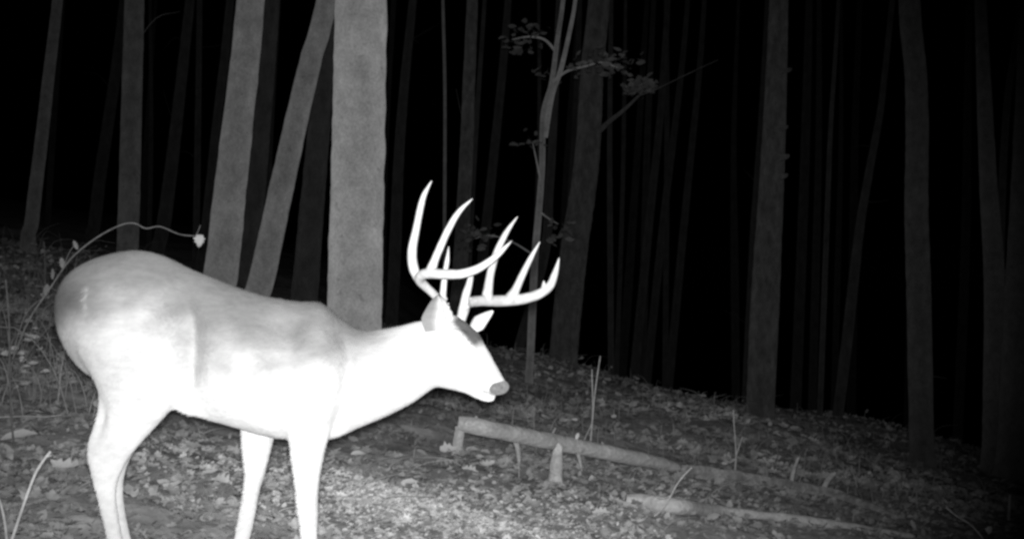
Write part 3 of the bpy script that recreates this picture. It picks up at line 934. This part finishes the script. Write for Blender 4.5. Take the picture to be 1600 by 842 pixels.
# coat markings (infrared): darker saddle and forehead, pale throat, belly and legs
px = 800 + allV[:, 0] / allV[:, 1] * F
py = 421 - (allV[:, 2] - H) / allV[:, 1] * F
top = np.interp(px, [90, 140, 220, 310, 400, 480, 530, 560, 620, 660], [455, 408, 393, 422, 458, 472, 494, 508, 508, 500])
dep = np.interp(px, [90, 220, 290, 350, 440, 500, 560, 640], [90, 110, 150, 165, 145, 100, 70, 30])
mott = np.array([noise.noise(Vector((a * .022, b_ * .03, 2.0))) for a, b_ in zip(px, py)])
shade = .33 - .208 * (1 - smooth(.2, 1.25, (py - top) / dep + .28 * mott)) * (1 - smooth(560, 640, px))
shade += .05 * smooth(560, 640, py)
u = (px - 718) * .644 + (py - 500) * .765; w = (px - 718) * .765 - (py - 500) * .644
fore = (1 - smooth(38, 60, u)) * smooth(-12, 0, u) * (1 - smooth(6, 15, np.abs(w - 1)))
shade -= .31 * fore * (px > 700) * (px < 775)
shade += (.10 + .05 * np.sin(py * .45)) * np.exp(-((px - 134 - 2 * np.sin(py * .21)) / 2.8) ** 2) * smooth(446, 452, py) * (1 - smooth(476, 500, py))
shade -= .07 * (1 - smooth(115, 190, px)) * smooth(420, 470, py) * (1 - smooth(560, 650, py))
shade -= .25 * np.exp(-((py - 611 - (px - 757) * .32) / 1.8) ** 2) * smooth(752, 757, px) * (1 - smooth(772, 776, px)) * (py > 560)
near_ear = np.zeros(len(allV)); near_ear[nV:nV + len(em.V) // 2] = 1
shade[nV:] = .36
jj = np.arange(len(em.V) // 2) % 10 / 9 * 2 - 1
shade[nV:nV + len(em.V) // 2] -= .23 * (1 - smooth(-.6, .25, jj))
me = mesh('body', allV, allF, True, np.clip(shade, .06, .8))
deer_base = np.array([pt(330, 900, YD)[0], YD, gz(pt(330, 900, YD)[0], YD)])
me.vertices.foreach_set('co', (allV - deer_base).astype(np.float32).ravel())
deer = empty('deer', deer_base)
tag(deer, 'large white-tailed buck with tall antlers standing sideways, facing right, lit white', 'deer')
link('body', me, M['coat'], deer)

# fur: short hairs lying back along the body
tri = np.array([f[:3] for f in fv] + [(f[0], f[2], f[3]) for f in fv if len(f) == 4])
A, B, C = co[tri[:, 0]], co[tri[:, 1]], co[tri[:, 2]]
nn = np.cross(B - A, C - A); ar = np.linalg.norm(nn, axis=1); nn /= ar[:, None] + 1e-12
NH = 90000
idx = RNG.choice(len(tri), NH, p=ar / ar.sum())
r1, r2 = np.sqrt(RNG.random(NH))[:, None], RNG.random(NH)[:, None]
P0 = A[idx] * (1 - r1) + B[idx] * r1 * (1 - r2) + C[idx] * r1 * r2
N0 = nn[idx]
keep = (P0[:, 2] > float(gbase(-.9, 3.65)) + .2)
P0, N0, idx = P0[keep], N0[keep], idx[keep]
flow = np.tile(np.array([-1.0, 0, -.45]), (len(P0), 1)) + RNG.normal(0, .25, (len(P0), 3))
hx = 800 + P0[:, 0] / P0[:, 1] * F
flow[:, 2] -= 1.2 * (hx < 200)
T = flow - N0 * np.sum(flow * N0, 1)[:, None]; T /= np.linalg.norm(T, axis=1)[:, None] + 1e-9
S = np.cross(N0, T)
ln = RNG.uniform(.008, .018, (len(P0), 1)) * np.where(hx > 655, .45, 1.0)[:, None]
wd = .0011
V3 = np.stack([P0 + S * wd, P0 - S * wd, P0 + T * ln + N0 * ln * RNG.uniform(.10, .30, (len(P0), 1))], 1).reshape(-1, 3)
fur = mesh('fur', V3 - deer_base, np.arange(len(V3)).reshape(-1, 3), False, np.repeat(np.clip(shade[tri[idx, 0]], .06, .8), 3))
fo = link('fur', fur, M['coat'], deer); fo['kind'] = 'stuff'

# ---- antlers
AK = K


def antler(parts, label):
    mb = MB()
    for pts, rad in parts:
        P = [pt(*q) for q in pts]
        mb.add(tube(P, [.93 * r * q[2] / F for r, q in zip(rad, pts)], 14, 6, .06, 60.0, 3.0))
    m_ = remesh(mb.V, mb.F, .0026, 4, 'antler')
    c2 = np.empty(len(m_.vertices) * 3, np.float32); m_.vertices.foreach_get('co', c2)
    m_.vertices.foreach_set('co', (c2.reshape(-1, 3) - deer_base).astype(np.float32).ravel())
    o = link('antler', m_, M['antler'], deer)
    o['label'] = label
    return o


y0 = YD
near = [([(704, 500, y0 - .03), (692, 476, y0 - .05), (674, 456, y0 - .09), (656, 438, y0 - .14), (664, 428, y0 - .18), (690, 428, y0 - .22), (720, 428, y0 - .245), (748, 419, y0 - .25), (772, 403, y0 - .245), (788, 388, y0 - .235), (800, 376, y0 - .22)],
         [8, 7.5, 7, 8.5, 9, 8.5, 8, 7, 5.5, 3.8, 1.2]),
        ([(655, 438, y0 - .14), (646, 418, y0 - .145), (644, 392, y0 - .15), (650, 360, y0 - .15), (657, 325, y0 - .145), (663, 304, y0 - .14), (675, 282, y0 - .13)], [8, 8.5, 8, 6.5, 5.8, 4.6, 1.2]),
        ([(672, 428, y0 - .19), (678, 410, y0 - .195), (688, 386, y0 - .20), (702, 356, y0 - .20), (718, 330, y0 - .195), (739, 310, y0 - .185)], [11, 7.5, 6.5, 6, 4.6, 1.2]),
        ([(690, 480, y0 - .05), (692, 460, y0 - .045), (695, 430, y0 - .04), (699, 405, y0 - .035), (701, 385, y0 - .03)], [6.5, 6, 5, 4, 1.0])]
far = [([(718, 505, y0 + .02), (724, 488, y0 + .03), (730, 474, y0 + .06), (750, 470, y0 + .11), (780, 470, y0 + .16), (810, 468, y0 + .19), (838, 461, y0 + .20), (858, 448, y0 + .20), (867, 428, y0 + .19), (874, 402, y0 + .17)],
        [9, 9, 9, 9, 9.5, 9, 8.5, 7.5, 5.8, 1.2]),
       ([(722, 490, y0 + .03), (728, 462, y0 + .02), (733, 444, y0 + .01), (736, 430, y0 + .0), (738, 421, y0 + .0)], [8.5, 7.5, 6, 4.5, 1.5]),
       ([(761, 468, y0 + .13), (763, 450, y0 + .135), (768, 420, y0 + .14), (778, 390, y0 + .14), (792, 362, y0 + .135), (809, 338, y0 + .13)], [11, 8, 6.8, 6, 4.5, 1.2]),
       ([(796, 470, y0 + .18), (806, 452, y0 + .185), (818, 426, y0 + .19), (830, 402, y0 + .185), (844, 377, y0 + .18)], [12, 7.5, 5.8, 4.4, 1.2]),
       ([(848, 456, y0 + .2), (849, 446, y0 + .2), (850, 438, y0 + .2)], [3.5, 3, 1.5])]
# beaded bases
for lst, (cx, cy, dy) in ((near, (698, 488, -.04)), (far, (723, 488, .03))):
    for i in range(16):
        a = i * 2.4; t = i / 16
        bx, by, bz = cx + 7 * math.cos(a) + (7 if lst is far else -9) * t, cy - 26 * t, y0 + dy + .017 * math.sin(a)
        lst.append(([(bx, by + 2.5, bz), (bx, by, bz), (bx + .5, by - 2.5, bz)], [1.2, 2.6, 1.2]))
antler(near, 'near antler, its beam sweeping forward under two tall tines')
antler(far, 'far antler, its beam reaching further forward with shorter tines')

# ---- nose, eyes, hooves
Yn = hdY(782)
nose = loft([(pt(770, 600, Yn) , np.array([.004, 0, .006]), lat * .01), (pt(774, 603, Yn), np.array([.012, 0, .016]), lat * .026), (pt(782, 606, Yn), np.array([.012, 0, .020]), lat * .028), (pt(789, 608, Yn), np.array([.006, 0, .014]), lat * .022), (pt(792, 608, Yn), np.array([.002, 0, .005]), lat * .010)], 18, 5)
link('nose', mesh('nose', np.array(nose[0]) - deer_base, nose[1]), M['nose'], deer)
for s in (-1, 1):
    c = pt(781, 603, Yn) + lat * s * .0245
    V, Fc = loft([(c + lat * s * q * .005, np.array([.0055, 0, .001]) * math.sqrt(max(.02, 1 - q * q)), np.array([-.001, 0, .004]) * math.sqrt(max(.02, 1 - q * q))) for q in (-.98, -.5, 0, .5, .98)], 10, 3, 2)
    link('nostril', mesh('nostril', np.array(V) - deer_base, Fc), M['hoof'], deer)
for s in (-1, 1):
    c = pt(733, 533, hdY(728)) + lat * s * .050
    V, Fc = loft([(c + lat * s * q * .012, np.array([.013, 0, -.006]) * math.sqrt(max(.02, 1 - q * q)), np.array([.005, 0, .010]) * math.sqrt(max(.02, 1 - q * q))) for q in (-.98, -.7, -.3, .3, .7, .98)], 14, 3, 2)
    link('eye', mesh('eye', np.array(V) - deer_base, Fc), M['eye'], deer)
for (xc, yy, dy) in ((207, 912, -.09), (214, 898, .085), (499, 962, -.092), (372, 924, .10)):
    Y = YD + dy
    t0 = pt(xc, yy, Y); zg = gz(t0[0], Y) + .0
    for s in (-1, 1):
        o3 = np.array([0, .011 * s, 0])
        zt = max(t0[2] + .01, zg + .05)
        secs = [(np.array([t0[0] - .006, Y, zt]) + o3, np.array([.022, 0, 0]), np.array([0, .011, 0])), (np.array([t0[0] + .006, Y, (zt + zg) / 2]) + o3, np.array([.030, 0, 0]), np.array([0, .013, 0])), (np.array([t0[0] + .018, Y, zg]) + o3, np.array([.040, 0, 0]), np.array([0, .014, 0]))]
        V, Fc = loft(secs, 12, 3, 2.4)
        link('hoof', mesh('hoof', np.array(V) - deer_base, Fc), M['hoof'], deer)
